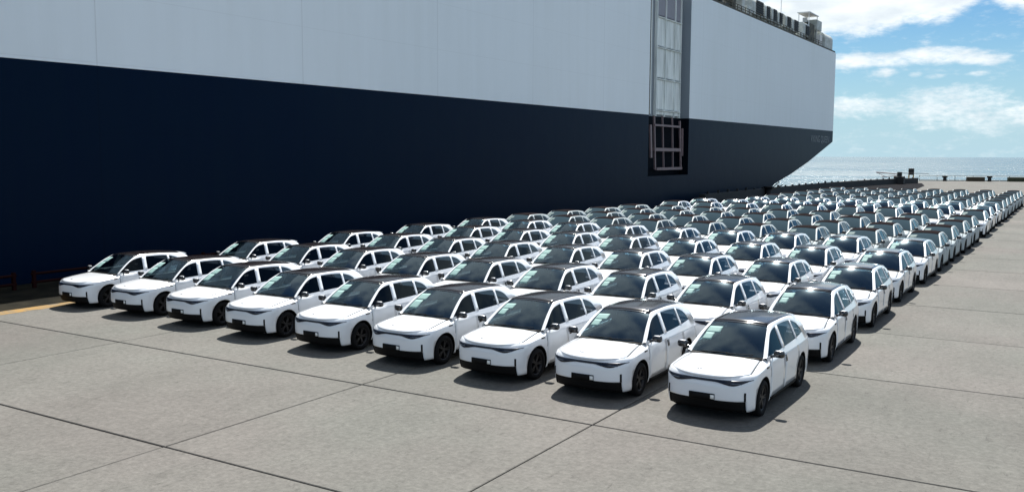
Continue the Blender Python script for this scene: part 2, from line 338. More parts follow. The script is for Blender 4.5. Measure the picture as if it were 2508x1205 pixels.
# painted line on the quay
M_YEL = mat('worn_yellow_paint', (.46, .30, .05), .8)
nt, N, b = nodes(M_YEL); g = N('ShaderNodeNewGeometry'); n = N('ShaderNodeTexNoise'); n.inputs['Scale'].default_value = 2.2; n.inputs['Detail'].default_value = 8; n.inputs['Roughness'].default_value = .7; nt.links.new(g.outputs['Position'], n.inputs['Vector'])
r = N('ShaderNodeValToRGB'); r.color_ramp.elements[0].position = .44; r.color_ramp.elements[0].color = (.27, .15, .025, 1); r.color_ramp.elements[1].position = .60; r.color_ramp.elements[1].color = (.12, .105, .075, 1)
nt.links.new(n.outputs[0], r.inputs[0]); nt.links.new(r.outputs[0], b.inputs['Base Color'])
ml = MB(); ml.add([(-30.0, -20, .008), (-29.35, -20, .008), (-29.35, 110, .008), (-30.0, 110, .008)], [(0, 1, 2, 3)])
o = ml.obj('yellow_line', M_YEL); tag(o, kind='structure')

# ------------------------------------------------------------------ ship
XS = -37.0; SZ = 22.95
zb = lambda y: 9.0+.0042*(y-20)
ship = thing('car_carrier_ship', 'huge car carrier ship with white upper hull over navy lower hull alongside the quay', 'ship', (XS-16, 60, -2.6))
def sobj(mbx, name, mats, parent=ship):
    o = mbx.obj(name, mats); o.parent = parent
    m_ = parent
    o.matrix_parent_inverse = Matrix.Identity(4)
    off = Vector((0, 0, 0)); pp = parent
    while pp is not None: off += Vector(pp.location); pp = pp.parent
    o.location = -off
    return o
YB0 = -70; RY0, RY1, RZ0 = 85.9, 97.0, 3.15; RD = 1.07; YE = 167.2
def round_end(y_end, z_lo_fn, z_hi):
    pass
# upper (white) hull
u = MB()
def quad_yz(m_, x, y0, y1, zl0, zl1, zh0, zh1): m_.add([(x, y0, zl0), (x, y1, zl1), (x, y1, zh1), (x, y0, zh0)], [(0, 1, 2, 3)])
YC = YE-1.2
for (a_, b_) in ((YB0, RY0), (RY1, YC)): quad_yz(u, XS, a_, b_, zb(a_), zb(b_), SZ, SZ)
# rounded stern corner then transom
corner = [(XS-1.2*(1-math.cos(t)), YC+1.2*math.sin(t)) for t in np.linspace(0, math.pi/2, 7)]
for (p, q) in zip(corner[:-1], corner[1:]):
    u.add([(p[0], p[1], zb(YE)), (q[0], q[1], zb(YE)), (q[0], q[1], SZ), (p[0], p[1], SZ)], [(0, 1, 2, 3)], sm=True)
u.add([(corner[-1][0], YE, zb(YE)), (XS-32, YE, zb(YE)), (XS-32, YE, SZ), (corner[-1][0], YE, SZ)], [(0, 1, 2, 3)])
u.add([(XS-32, YB0, zb(YB0)), (XS-32, YE, zb(YE)), (XS-32, YE, SZ), (XS-32, YB0, SZ)], [(0, 1, 2, 3)])
u.add([(XS, YB0, zb(YB0)), (XS-32, YB0, zb(YB0)), (XS-32, YB0, SZ), (XS, YB0, SZ)], [(0, 1, 2, 3)])
uh = sobj(u, 'upper_hull', M_HULLW)
dk = MB(); dk.add([(XS, YB0, SZ), (XS, RY0, SZ), (XS-32, RY0, SZ), (XS-32, YB0, SZ)], [(0, 1, 2, 3)])
dk.add([(XS-RD, RY0, SZ), (XS-RD, RY1, SZ), (XS-32, RY1, SZ), (XS-32, RY0, SZ)], [(0, 1, 2, 3)])
dk.add([(XS, RY1, SZ), (XS, YC, SZ)]+[(p[0], p[1], SZ) for p in corner[1:]]+[(XS-32, YE, SZ), (XS-32, RY1, SZ)], [tuple(range(10))])
sobj(dk, 'weather_deck', M_DECKD)
# lower (navy) hull with the raked counter
rake = [(YE, 8.0), (155.1, 5.46), (149.4, 4.28), (139.9, 2.61), (131.4, 1.34), (118, -2.2), (112, -5)]
l = MB()
quad_yz(l, XS, YB0, RY0, -5, -5, zb(YB0), zb(RY0))
quad_yz(l, XS, RY0, RY1, -5, -5, RZ0, RZ0)
yl = RY1
pts = [(RY1, zb(RY1)), (YC, zb(YC)), (YC, 7.75)]+rake[1:]+[(RY1, -5)]
l.add([(XS, p[0], p[1]) for p in pts], [tuple(range(len(pts)))])
for (p, q) in zip(corner[:-1], corner[1:]):
    l.add([(p[0], p[1], 7.75+.25*(p[1]-YC)/1.2), (q[0], q[1], 7.75+.25*(q[1]-YC)/1.2), (q[0], q[1], zb(YE)), (p[0], p[1], zb(YE))], [(0, 1, 2, 3)], sm=True)
l.add([(corner[-1][0], YE, 8), (XS-32, YE, 8), (XS-32, YE, zb(YE)), (corner[-1][0], YE, zb(YE))], [(0, 1, 2, 3)])
prof = [(YC, 7.75)]+rake[1:]
for (p, q) in zip(prof[:-1], prof[1:]):
    l.add([(XS, p[0], p[1]), (XS, q[0], q[1]), (XS-32, q[0], q[1]), (XS-32, p[0], p[1])], [(0, 1, 2, 3)])
l.add([(c[0], c[1], 7.75+.25*(c[1]-YC)/1.2) for c in corner]+[(XS-32, YE, 8), (XS-32, YC, 7.75)], [tuple(range(9))])
l.add([(XS-32, YB0, -5), (XS-32, YE, 4), (XS-32, YE, zb(YE)), (XS-32, YB0, zb(YB0))], [(0, 1, 2, 3)])
l.add([(XS, YB0, -5), (XS-32, YB0, -5), (XS-32, YB0, zb(YB0)), (XS, YB0, zb(YB0))], [(0, 1, 2, 3)])
sobj(l, 'lower_hull', M_HULLB)
# side recess: walls, ribbed panels, ladder, frame
rc = MB(); xb = XS-RD
def wall(m_, pts, mi=0): m_.add(pts, [tuple(range(len(pts)))], mi)
for y in (RY0, RY1):
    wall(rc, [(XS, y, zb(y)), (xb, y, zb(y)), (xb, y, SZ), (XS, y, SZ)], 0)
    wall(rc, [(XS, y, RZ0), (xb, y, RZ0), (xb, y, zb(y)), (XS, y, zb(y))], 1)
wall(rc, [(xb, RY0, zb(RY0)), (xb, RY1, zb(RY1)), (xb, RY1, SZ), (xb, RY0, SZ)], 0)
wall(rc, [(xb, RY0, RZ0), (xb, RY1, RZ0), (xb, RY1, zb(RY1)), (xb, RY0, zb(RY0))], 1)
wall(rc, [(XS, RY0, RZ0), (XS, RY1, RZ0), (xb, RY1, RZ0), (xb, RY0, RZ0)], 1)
rcs = sobj(rc, 'side_recess', [M_RECESS, M_RECESSD])
# three columns of panels in rows (heights from the picture)
rows = [(9.45, 9.98), (10.02, 13.2), (13.3, 16.42), (16.52, 19.5), (19.62, 22.6)]
cols = [(89.6, 91.75), (91.9, 94.35), (94.5, 96.0)]
for ri, (z0, z1) in enumerate(rows):
    for ci, (y0, y1) in enumerate(cols):
        p = MB(); p.box(xb+.02, xb+.22, y0, y1, z0+.03, z1-.12, bev=.03)
        o = sobj(p, 'door_panel', M_PANELD if ri == 4 else M_PANEL)
    p = MB()
    p.box(xb+.02, xb+.40, 89.5, 96.1, z1-.11, z1-.01, bev=.02)
    sobj(p, 'panel_ledge', M_PANELD if ri == 4 else M_PANEL)
for y in (89.5, 91.82, 94.42, 96.1):
    p = MB(); p.box(xb+.02, xb+.34, y-.07, y+.07, zb(90), SZ-.4); sobj(p, 'rib', M_PANEL if y > 90 else M_PANEL)
ld = MB(); ld.box(xb+.02, xb+.12, 86.3, 88.6, zb(87)+.2, SZ-.3)
sobj(ld, 'ladder_backing', M_PANEL)
ldr = thing('side_ladder', None, None, (0, 0, 0)); 
ldr.parent = ship; ldr.location = (-ship.location.x, -ship.location.y, -ship.location.z)
del_keys = [k for k in ldr.keys()]
for y in (86.5, 87.5):
    p = MB(); p.box(xb+.35, xb+.45, y-.06, y+.06, zb(87)+.1, SZ+.5); o = p.obj('ladder_rail', M_DECKD); o.parent = ldr
z = zb(87)+.6
rung_me = MB().tube((xb+.4, 86.5, 0), (xb+.4, 87.5, 0), .07, 6).mesh('rung')
rung_me.materials.append(M_DECKD)
while z < SZ:
    o = bpy.data.objects.new('rung', rung_me); COL.objects.link(o); o.parent = ldr; o.location = (0, 0, z); z += 1.15
# frame in the navy part
def bar(y0, z0, y1, z1, w, name='frame_bar', mt=M_FRAME):
    p = MB(); x0 = XS-.65
    if abs(y1-y0) < .6: p.add([(x, y+sgn*w, z) for x in (x0, x0+.2) for (y, z) in ((y0, z0), (y1, z1)) for sgn in (-1, 1)], [(0, 1, 3, 2), (4, 6, 7, 5), (0, 4, 5, 1), (2, 3, 7, 6), (0, 2, 6, 4), (1, 5, 7, 3)])
    else: p.box(x0+.02, x0+.26, y0, y1, z0-w, z0+w)
    return sobj(p, name, mt)
bar(88.5, 8.35, 95.6, 8.35, .10)
bar(88.5, 5.85, 95.8, 5.85, .17)
bar(89.2, 3.85, 96.3, 3.85, .14)
for (a_, z0, b_, z1, w) in ((87.6, 8.35, 87.9, 5.0, .20), (88.5, 9.3, 89.0, 3.8, .12), (90.7, 9.3, 91.3, 3.9, .07), (93.4, 9.3, 93.9, 3.9, .07), (95.6, 9.0, 96.2, 3.8, .12), (96.4, 8.2, 96.55, 5.2, .16)):
    p = MB(); x0 = XS-.62
    p.add([(x, y+sg*w, z) for x in (x0, x0+.16) for (y, z) in ((a_, z0), (b_, z1)) for sg in (-1, 1)], [(0, 1, 3, 2), (4, 6, 7, 5), (0, 4, 5, 1), (2, 3, 7, 6), (0, 2, 6, 4), (1, 5, 7, 3)])
    sobj(p, 'frame_bar', M_FRAME)
# name at the stern
fc = bpy.data.curves.new('name_text', 'FONT'); fc.body = 'VIKING QUEEN'; fc.size = 1.55; fc.extrude = .01; fc.space_character = 1.12
fo = bpy.data.objects.new('name_tmp', fc); COL.objects.link(fo)
dg = bpy.context.evaluated_depsgraph_get(); me = bpy.data.meshes.new_from_object(fo.evaluated_get(dg)); bpy.data.objects.remove(fo)
xs_ = [v.co.x for v in me.vertices]; w_ = max(xs_)-min(xs_)
for v in me.vertices:
    lx, lz, d_ = v.co.x, v.co.y, v.co.z
    v.co = Vector((XS+.012+d_, 150.9+(lx-min(xs_))*12.4/w_, 7.55+lz))
me.update(); me.materials.clear()
o = new_obj('name_lettering', me, ship, M_LETTER); o.location = -Vector(ship.location)
# deck edge: coaming, rail, vents, machinery
p = MB(); p.box(XS-.35, XS-.1, RY1, YC, SZ, SZ+.28); sobj(p, 'deck_coaming', M_DECKD)
p = MB()
y = 98.0
while y < 158:
    p.box(XS-.5, XS-.43, y-.04, y+.04, SZ+.002, SZ+1.05); y += 1.6
for z in (.4, .72, 1.05): p.box(XS-.49, XS-.44, 98, 158, SZ+z-.03, SZ+z+.03)
sobj(p, 'deck_rail', M_DECKD)
def vent(y0, y1, w=2.6, h=2.2, zped=1.15, x1=XS-.9, rnd=.7, louv=True):
    root = MB(); x0 = x1-w
    prof = [(x0, SZ+zped), (x1, SZ+zped)]
    for t in np.linspace(0, math.pi/2, 6): prof.append((x1-rnd+rnd*math.cos(t), SZ+zped+h-rnd+rnd*math.sin(t)))
    for t in np.linspace(math.pi/2, math.pi, 6): prof.append((x0+rnd+rnd*math.cos(t), SZ+zped+h-rnd+rnd*math.sin(t)))
    root.prism(prof, 'y', y0, y1)
    root.box(x0+.4, x1-.4, y0+.25, y1-.25, SZ, SZ+zped)
    v = sobj(root, 'vent_housing', M_VENT)
    if not louv: return v
    g_ = MB(); g_.box(x1-.005, x1+.03, y0+.35*(y1-y0), y1-.1, SZ+zped+.12, SZ+zped+h-.35)
    lo = g_.obj('louvre_backing', M_LOUV); lo.parent = v
    k = 0
    while k < 6:
        s_ = MB(); z = SZ+zped+.25+k*(h-.75)/5; s_.prism([(x1+.03, z-.08), (x1+.13, z-.11), (x1+.13, z-.06), (x1+.03, z+.02)], 'y', y0+.35*(y1-y0), y1-.1)
        lo = s_.obj('louvre', M_LOUV); lo.parent = v; k += 1
    return v
vent(121.2, 126.4, 4.2, 2.3, 1.0, rnd=1.0)
vent(127.0, 129.6, 2.6, 2.1, 1.05); vent(130.2, 132.9, 2.6, 2.1, 1.1); vent(133.3, 135.8, 2.6, 2.0, 1.1)
vent(137.2, 140.4, 3.0, 2.0, 1.1); vent(140.9, 144.6, 2.6, 2.1, 1.0); vent(147.6, 151.2, 3.2, 2.0, 1.1, rnd=.3)
p = MB(); p.box(XS-3.6, XS-1.2, 151.6, 155.6, SZ, SZ+3.6, bev=.1); sobj(p, 'deck_house', M_DECKD)
p = MB(); p.box(XS-3.2, XS-1.0, 156.6, 159.6, SZ+2.9, SZ+4.6, bev=.1); p.box(XS-2.9, XS-2.6, 157, 157.3, SZ, SZ+2.9); p.box(XS-1.5, XS-1.2, 157, 157.3, SZ, SZ+2.9); sobj(p, 'control_cabin', M_VENT)
p = MB(); p.box(XS-2.9, XS-.9, 151.2, 157.0, SZ+5.0, SZ+5.15)
for (x, y) in ((XS-2.7, 151.5), (XS-1.1, 151.5), (XS-2.7, 156.8), (XS-1.1, 156.8)): p.box(x-.05, x+.05, y-.05, y+.05, SZ+.01, SZ+5.01)
p.tube((XS-2.4, 154, SZ+3.6), (XS-2.4, 154, SZ+4.6), .35, 8); sobj(p, 'canopy', M_WHITE)
vent(160.0, 165.6, 3.4, 2.9, .1, x1=XS-.5, rnd=1.0, louv=False)
p = MB(); p.box(XS-1.6, XS-.9, 158.4, 159.9, SZ+.01, SZ+2.3); sobj(p, 'white_locker', M_WHITE)
p = MB(); p.box(XS-2.4, XS-.8, 145.2, 147.2, SZ, SZ+1.3); p.box(XS-1.6, XS-.7, 116.5, 117.6, SZ, SZ+2.2); p.box(XS-1.6, XS-.7, 118.6, 120.5, SZ, SZ+1.6); sobj(p, 'deck_locker', M_VENT)
p = MB(); p.box(XS-3.4, XS-.9, 103.4, 107.4, SZ, SZ+.8); p.tube((XS-2, 108, SZ+.8), (XS-2, 113.6, SZ+.8), .7, 10); p.box(XS-2.9, XS-1.1, 113.8, 115.2, SZ, SZ+3.2); p.box(XS-3.0, XS-1.0, 109.3, 109.8, SZ, SZ+1.9); sobj(p, 'mooring_winch', M_DECKD)
p = MB(); p.box(XS-4.8, XS-1.6, 104.2, 111.5, SZ+1.8, SZ+2.9, bev=.1); p.box(XS-4.6, XS-4.3, 104.4, 104.7, SZ, SZ+1.9); p.box(XS-2.1, XS-1.8, 111, 111.3, SZ, SZ+1.9); sobj(p, 'lifeboat_platform', M_WHITE)
p = MB(); p.tube((XS-1.5, 117.8, SZ), (XS-1.5, 117.8, SZ+3.4), .12, 6); p.tube((XS-1.5, 137, SZ), (XS-1.5, 137, SZ+5), .05, 6); p.tube((XS-1.5, 117.8, SZ+2.6), (XS-1.5, 121, SZ+2.6), .08, 6); sobj(p, 'mast', M_WHITE)

# ------------------------------------------------------------------ quay furniture
M_BLKW = mat('black_rubber_wall', (.010, .011, .013), .7)
M_REDR = mat('red_guard_rail', (.016, .003, .003), .8, spec=.1)
# dark low kerb wall along the quay edge beyond the ship's middle
wl = thing('kerb_wall', 'long low black kerb wall on the quay edge beyond the stern of the ship', 'kerb', (XE+.8, 100, 0))
path = [(-34.9, 96), (-34.9, 120), (-34.7, 145), (-34.0, 160), (-32.6, 175), (-30.6, 188), (-27.8, 199)]
for (a_, b_) in zip(path[:-1], path[1:]):
    v = Vector((b_[0]-a_[0], b_[1]-a_[1], 0)); L = v.length; n_ = Vector((-v.y, v.x, 0))/L*.35
    hA = 1.05
    p = MB(); A = Vector((*a_, 0)); B = Vector((*b_, 0))
    V = [A-n_, A+n_, B+n_, B-n_]; V = V+[q+Vector((0, 0, hA)) for q in V]
    p.add(V, [(3, 2, 1, 0), (4, 5, 6, 7), (0, 1, 5, 4), (1, 2, 6, 5), (2, 3, 7, 6), (3, 0, 4, 7)])
    o = p.obj('wall_section', M_BLKW, wl); o.location = -Vector(wl.location)
k = 0
for (a_, b_) in zip(path[:-1], path[1:]):
    n_ = int((Vector(b_)-Vector(a_)).length/3.2)
    for q in range(n_):
        f = (q+.5)/n_; x, y = a_[0]+(b_[0]-a_[0])*f, a_[1]+(b_[1]-a_[1])*f
        p = MB(); p.box(x-.12, x+.12, y-.12, y+.12, 1.05, 1.05+random.choice((.12, .2, .3))); o = p.obj('stub_post', M_BLKW, wl); o.location = -Vector(wl.location); k += 1
st = MB(); st.add([(-34.5, 96, .006), (-30.6, 96, .006), (-26.0, 128, .006), (-21.5, 150, .006), (-24.0, 182, .006), (-26.9, 199.5, .006), (-28.2, 199, .006), (-34.3, 160, .006)], [tuple(range(8))])  # dark sheet: ship's shadow painted on the near part, dark ground beyond
M_SHADESTRIP = mat('dark_shade_strip', (.012, .012, .014), .9, spec=.02)
tag(st.obj('dark_shade_strip', M_SHADESTRIP), kind='structure')
# mooring bollard with ropes near the counter
bo = thing('mooring_bollard', 'squat black mooring bollard with loose rope tails below the ship counter', 'bollard', (-34.2, 118.5, 0))
p = MB(); p.tube((0, 0, 0), (0, 0, .9), .38, 12); p.tube((0, 0, .9), (0, 0, 1.25), .38, 12, r2=.62); p.tube((0, 0, 1.25), (0, 0, 1.35), .62, 12); p.obj('post', M_BLKW, bo)
p = MB(); p.tube((.1, .2, .8), (.9, 1.6, 1.9), .07, 6); p.tube((.1, .2, .8), (1.3, 1.9, 1.5), .07, 6); p.tube((.1, .2, .7), (.6, 2.3, 1.3), .07, 6); p.obj('rope_tail', M_DECKD, bo)
# dark quay crane arm / mooring hook further along
hk = thing('mooring_hook', 'dark mooring hook unit with two thin arms on the far quay edge', 'mooring hook', (-29.6, 190, 0))
p = MB(); p.box(-.9, .9, -.9, .9, 0, 1.5, bev=.1); p.tube((0, 0, 1.5), (0, 0, 2.3), .45, 10); p.obj('base', M_BLKW, hk)
p = MB(); p.tube((-.4, 0, 1.9), (-4.6, 1.8, 2.2), .10, 6); p.tube((-4.6, 1.8, 2.2), (-2.6, 1, 1.3), .06, 6); p.tube((-.4, 0, 1.6), (-3.6, 1.5, 1.3), .07, 6); p.obj('arm', mat('dull_maroon_steel', (.10, .05, .06), .6), hk)
p = MB(); p.tube((.4, 0, 2.1), (4, 9, 1.9), .05, 6); p.obj('hand_rail', M_BLKW, hk)
# red guard rail in the shadow beside the first cars
for gi, (y0, y1, lab) in enumerate(((14.5, 19.6, 'low red guard rail on the shaded quay edge, nearer the camera'), (20.2, 25.2, 'low red guard rail on the shaded quay edge behind the first car'), (25.8, 31, 'low red guard rail on the shaded quay edge, third along'))):
    gr = thing('guard_rail', lab, 'guard rail', (-34.3, y0, 0), 0, 'red guard rails on the quay edge')
    for z in (.22, .55): p = MB(); p.tube((0, 0, z), (0, y1-y0, z), .055, 8); p.obj('rail', M_REDR, gr)
    for y in (0.1, (y1-y0)/2, y1-y0-.1): p = MB(); p.box(-.06, .06, y-.06, y+.06, 0, .68); p.obj('post', M_REDR, gr)
# far edge fence
M_FEN = mat('green_grey_rail', (.06, .085, .08), .5)
M_BRN = mat('rusty_brown_box', (.05, .04, .025), .8)
def fe(x): return far_edge(x)-1.0
fn = thing('edge_fence', 'low dark two-rail fence along the far end of the quay before the sea', 'fence', (-30, fe(-30), 0))
x = -30.0; L = 60
for z, t in ((1.15, .05), (.16, .11)):
    p = MB(); a_, b_ = (x, fe(x)), (x+L, fe(x+L)); p.tube((*a_, z), (*b_, z), t, 6); o = p.obj('rail', M_FEN, fn); o.location = -Vector(fn.location)
k = 0
while x < 30:
    p = MB(); p.box(x-.05, x+.05, fe(x)-.05, fe(x)+.05, 0, 1.2); o = p.obj('post', M_FEN, fn); o.location = -Vector(fn.location); x += 3.4
def far_bollard(x, lab):
    b_ = thing('bollard', lab, 'bollard', (x, fe(x)-1.2, 0), 0, 'black bollards at the far quay end')
    p = MB(); p.tube((0, 0, 0), (0, 0, .8), .42, 12, r2=.34); p.obj('post', M_BLKW, b_)
    p = MB(); p.tube((0, 0, .8), (0, 0, 1.15), .5, 12, r2=.62); p.obj('cap', M_BLKW, b_)
far_bollard(-25.0, 'black bollard standing alone on the far quay end between the tower and the brown box')
far_bollard(-16.6, 'black bollard between the two long brown boxes on the far quay end')
def brown(x0, x1, lab, mt):
    b_ = thing('kerb_block', lab, 'kerb block', ((x0+x1)/2, fe((x0+x1)/2)-.9, 0), math.atan(.41))
    L = (x1-x0)/math.cos(math.atan(.41))
    p = MB(); p.box(-L/2, L/2, -.45, .45, 0, .95, bev=.05); p.obj('block', mt, b_)
    q = -L/2+.35
    while q < L/2: p = MB(); p.box(q-.08, q+.08, -.52, -.452, .05, .9); p.obj('batten', mt, b_); q += .9
brown(-20.9, -17.6, 'long rusty brown timber block on the far quay end, with a bollard at its end', M_BRN)
brown(-13.2, -6.0, 'long olive brown block at the far quay end, farthest from the ship', mat('olive_brown_box', (.045, .05, .025), .8))
# instrument box on a yellow stand
tb = thing('light_tower', 'dark square signal box on yellow legs at the far quay corner', 'signal box', (-31.0, 214, 0))
p = MB(); p.box(-.52, .52, -.4, .4, 1.35, 2.75, bev=.05); p.obj('box', M_BLKW, tb)
ML = mat('yellow_leg_paint', (.42, .30, .07), .6)
for sx_ in (-.45, .45):
    for sy_ in (-.35, .35): p = MB(); p.box(sx_-.07, sx_+.07, sy_-.07, sy_+.07, 0, 1.35); p.obj('leg', ML, tb)
p = MB(); p.box(-1.9, .9, -.9, .9, 0, .35, bev=.05); p.obj('plinth', mat('rust_red_plinth', (.10, .03, .02), .8), tb)

# ------------------------------------------------------------------ the car
def interp(xs, ys):
    xs = np.array(xs, float); ys = np.array(ys, float)
    # monotone cubic through the points
    h = np.diff(xs); dl = np.diff(ys)/h; m_ = np.zeros(len(xs)); m_[0] = dl[0]; m_[-1] = dl[-1]
    for i in range(1, len(xs)-1):
        m_[i] = 0 if dl[i-1]*dl[i] <= 0 else 2*dl[i-1]*dl[i]/(dl[i-1]+dl[i])
    def f(x):
        x = min(max(x, xs[0]), xs[-1]); i = min(int(np.searchsorted(xs, x, 'right'))-1, len(xs)-2)
        t = (x-xs[i])/h[i]; return float((2*t**3-3*t*t+1)*ys[i]+(t**3-2*t*t+t)*h[i]*m_[i]+(-2*t**3+3*t*t)*ys[i+1]+(t**3-t*t)*h[i]*m_[i+1])
    return f
Wy = interp([-.95, -.4, .2, 1.0, 2.4, 3.1, 3.8], [.90, .925, .945, .95, .95, .935, .90])
Tz = interp([.18, .30, .5, .68, .80, .92, 1.02, 1.12], [.945, .975, .985, .992, 1.0, .985, .960, .945])
LeanF = interp([.18, .32, .48, .64, .76, .84, .92, 1.0], [.06, .025, .0, .005, .02, .055, .13, .2])
ZC = interp([-.95, -.82, -.6, -.25, .15, .55, 1.2, 2.4, 3.2, 3.8], [.835, .90, .955, 1.005, 1.045, 1.075, 1.075, 1.09, 1.11, 1.06])
ZBOT = .21
def ztop(a, y): return ZC(y)-.035*abs(a)**3-(.05*abs(a)**14)
def yfront(a, z): return -.925+.60*(1-(1-min(abs(a), 1)**3.0)**(1/3.0))+LeanF(z)
def yrear(a, z): return 3.80-.42*(1-(1-min(abs(a), 1)**3.2)**(1/3.2))-.10*max(0, (z-.80)/.3)
def body_pt(a, b, c):
    y = -.9 if b < 0 else 3.7
    z = ZBOT+(1.0-ZBOT)*(c+1)/2
    for _ in range(3):
        yf, yr = yfront(a, z), yrear(a, z); y = yf+(yr-yf)*(b+1)/2; z = ZBOT+(ztop(a, y)-ZBOT)*(c+1)/2
    return Vector((a*Wy(y)*Tz(z), y, z))
def front_pt(x, z):
    a = x/.92
    for _ in range(4):
        y = yfront(a, z); a = max(-1, min(1, x/(Wy(y)*Tz(z))))
    return Vector((x, yfront(a, z), z))
def side_pt(y, z, s=1): return Vector((s*Wy(y)*Tz(z), y, z))
def top_pt(x, y):
    a = max(-1, min(1, x/(Wy(y)*.97))); return Vector((x, y, ztop(a, y)))
CBX = interp([.38, .46, .74, 1.02, 1.4, 2.2, 2.8, 3.16, 3.4, 3.6, 3.7, 3.76], [.845, .852, .880, .895, .905, .908, .90, .885, .865, .82, .72, .60])
def cab_x(z, y=1.8): return CBX(y)-.50*(z-1.11)
ZWT = interp([.46, .60, .74, .88, 1.02, 1.2, 1.4, 1.8, 2.3, 2.6, 2.88, 3.04, 3.12], [1.118, 1.215, 1.310, 1.400, 1.475, 1.530, 1.558, 1.575, 1.562, 1.532, 1.455, 1.35, 1.212])
ZWB = interp([.46, 1.4, 2.4, 3.12], [1.115, 1.145, 1.17, 1.208])
ZR = interp([.12, .45, .8, 1.1, 1.42, 1.8, 2.3, 2.8, 3.2, 3.45, 3.62, 3.76], [1.035, 1.205, 1.395, 1.515, 1.595, 1.625, 1.63, 1.605, 1.54, 1.44, 1.28, 1.09])
def patch(F, us, vs, off=.004, depth=.012, closed_edge=True):
    """conformal plate over the surface F(u,v): outer face off above it, skirts down below it"""
    n, m = len(us), len(vs); P = [[None]*m for _ in range(n)]; Nn = [[None]*m for _ in range(n)]
    for i, u in enumerate(us):
        for j, v in enumerate(vs): P[i][j] = F(u, v)
    for i in range(n):
        for j in range(m):
            du = P[min(i+1, n-1)][j]-P[max(i-1, 0)][j]; dv = P[i][min(j+1, m-1)]-P[i][max(j-1, 0)]
            c = du.cross(dv); Nn[i][j] = c.normalized() if c.length > 1e-9 else Vector((0, 0, 0))
    V = []; Fc = []
    for i in range(n):
        for j in range(m): V.append(P[i][j]+Nn[i][j]*off)
    idx = lambda i, j: i*m+j
    for i in range(n-1):
        for j in range(m-1): Fc.append((idx(i, j), idx(i+1, j), idx(i+1, j+1), idx(i, j+1)))
    top_n = len(Fc)
    if closed_edge:
        ring = [(i, 0) for i in range(n)]+[(n-1, j) for j in range(1, m)]+[(i, m-1) for i in range(n-2, -1, -1)]+[(0, j) for j in range(m-2, 0, -1)]
        base = len(V)
        for (i, j) in ring: V.append(P[i][j]+Nn[i][j]*(off-depth))
        L = len(ring)
        for k in range(L):
            a0, a1 = ring[k], ring[(k+1) % L]; Fc.append((idx(*a0), base+k, base+(k+1) % L, idx(*a1)))
    return V, Fc, top_n
def lin(a, b, n): return list(np.linspace(a, b, n))
def patch_obj_mb(mb, F, us, vs, off=.004, depth=.012, mi=0, closed=True):
    V, Fc, tn = patch(F, us, vs, off, depth, closed); n = len(mb.V); mb.V += [tuple(v) for v in V]; mb.F += [tuple(i+n for i in f) for f in Fc]; mb.mi += [mi]*len(Fc); mb.sm += [k < tn for k in range(len(Fc))]
    return mb
def raw_mesh(mb, name):
    me = mesh(name, mb.V, mb.F); me.polygons.foreach_set('material_index', mb.mi); me.polygons.foreach_set('use_smooth', mb.sm); return me

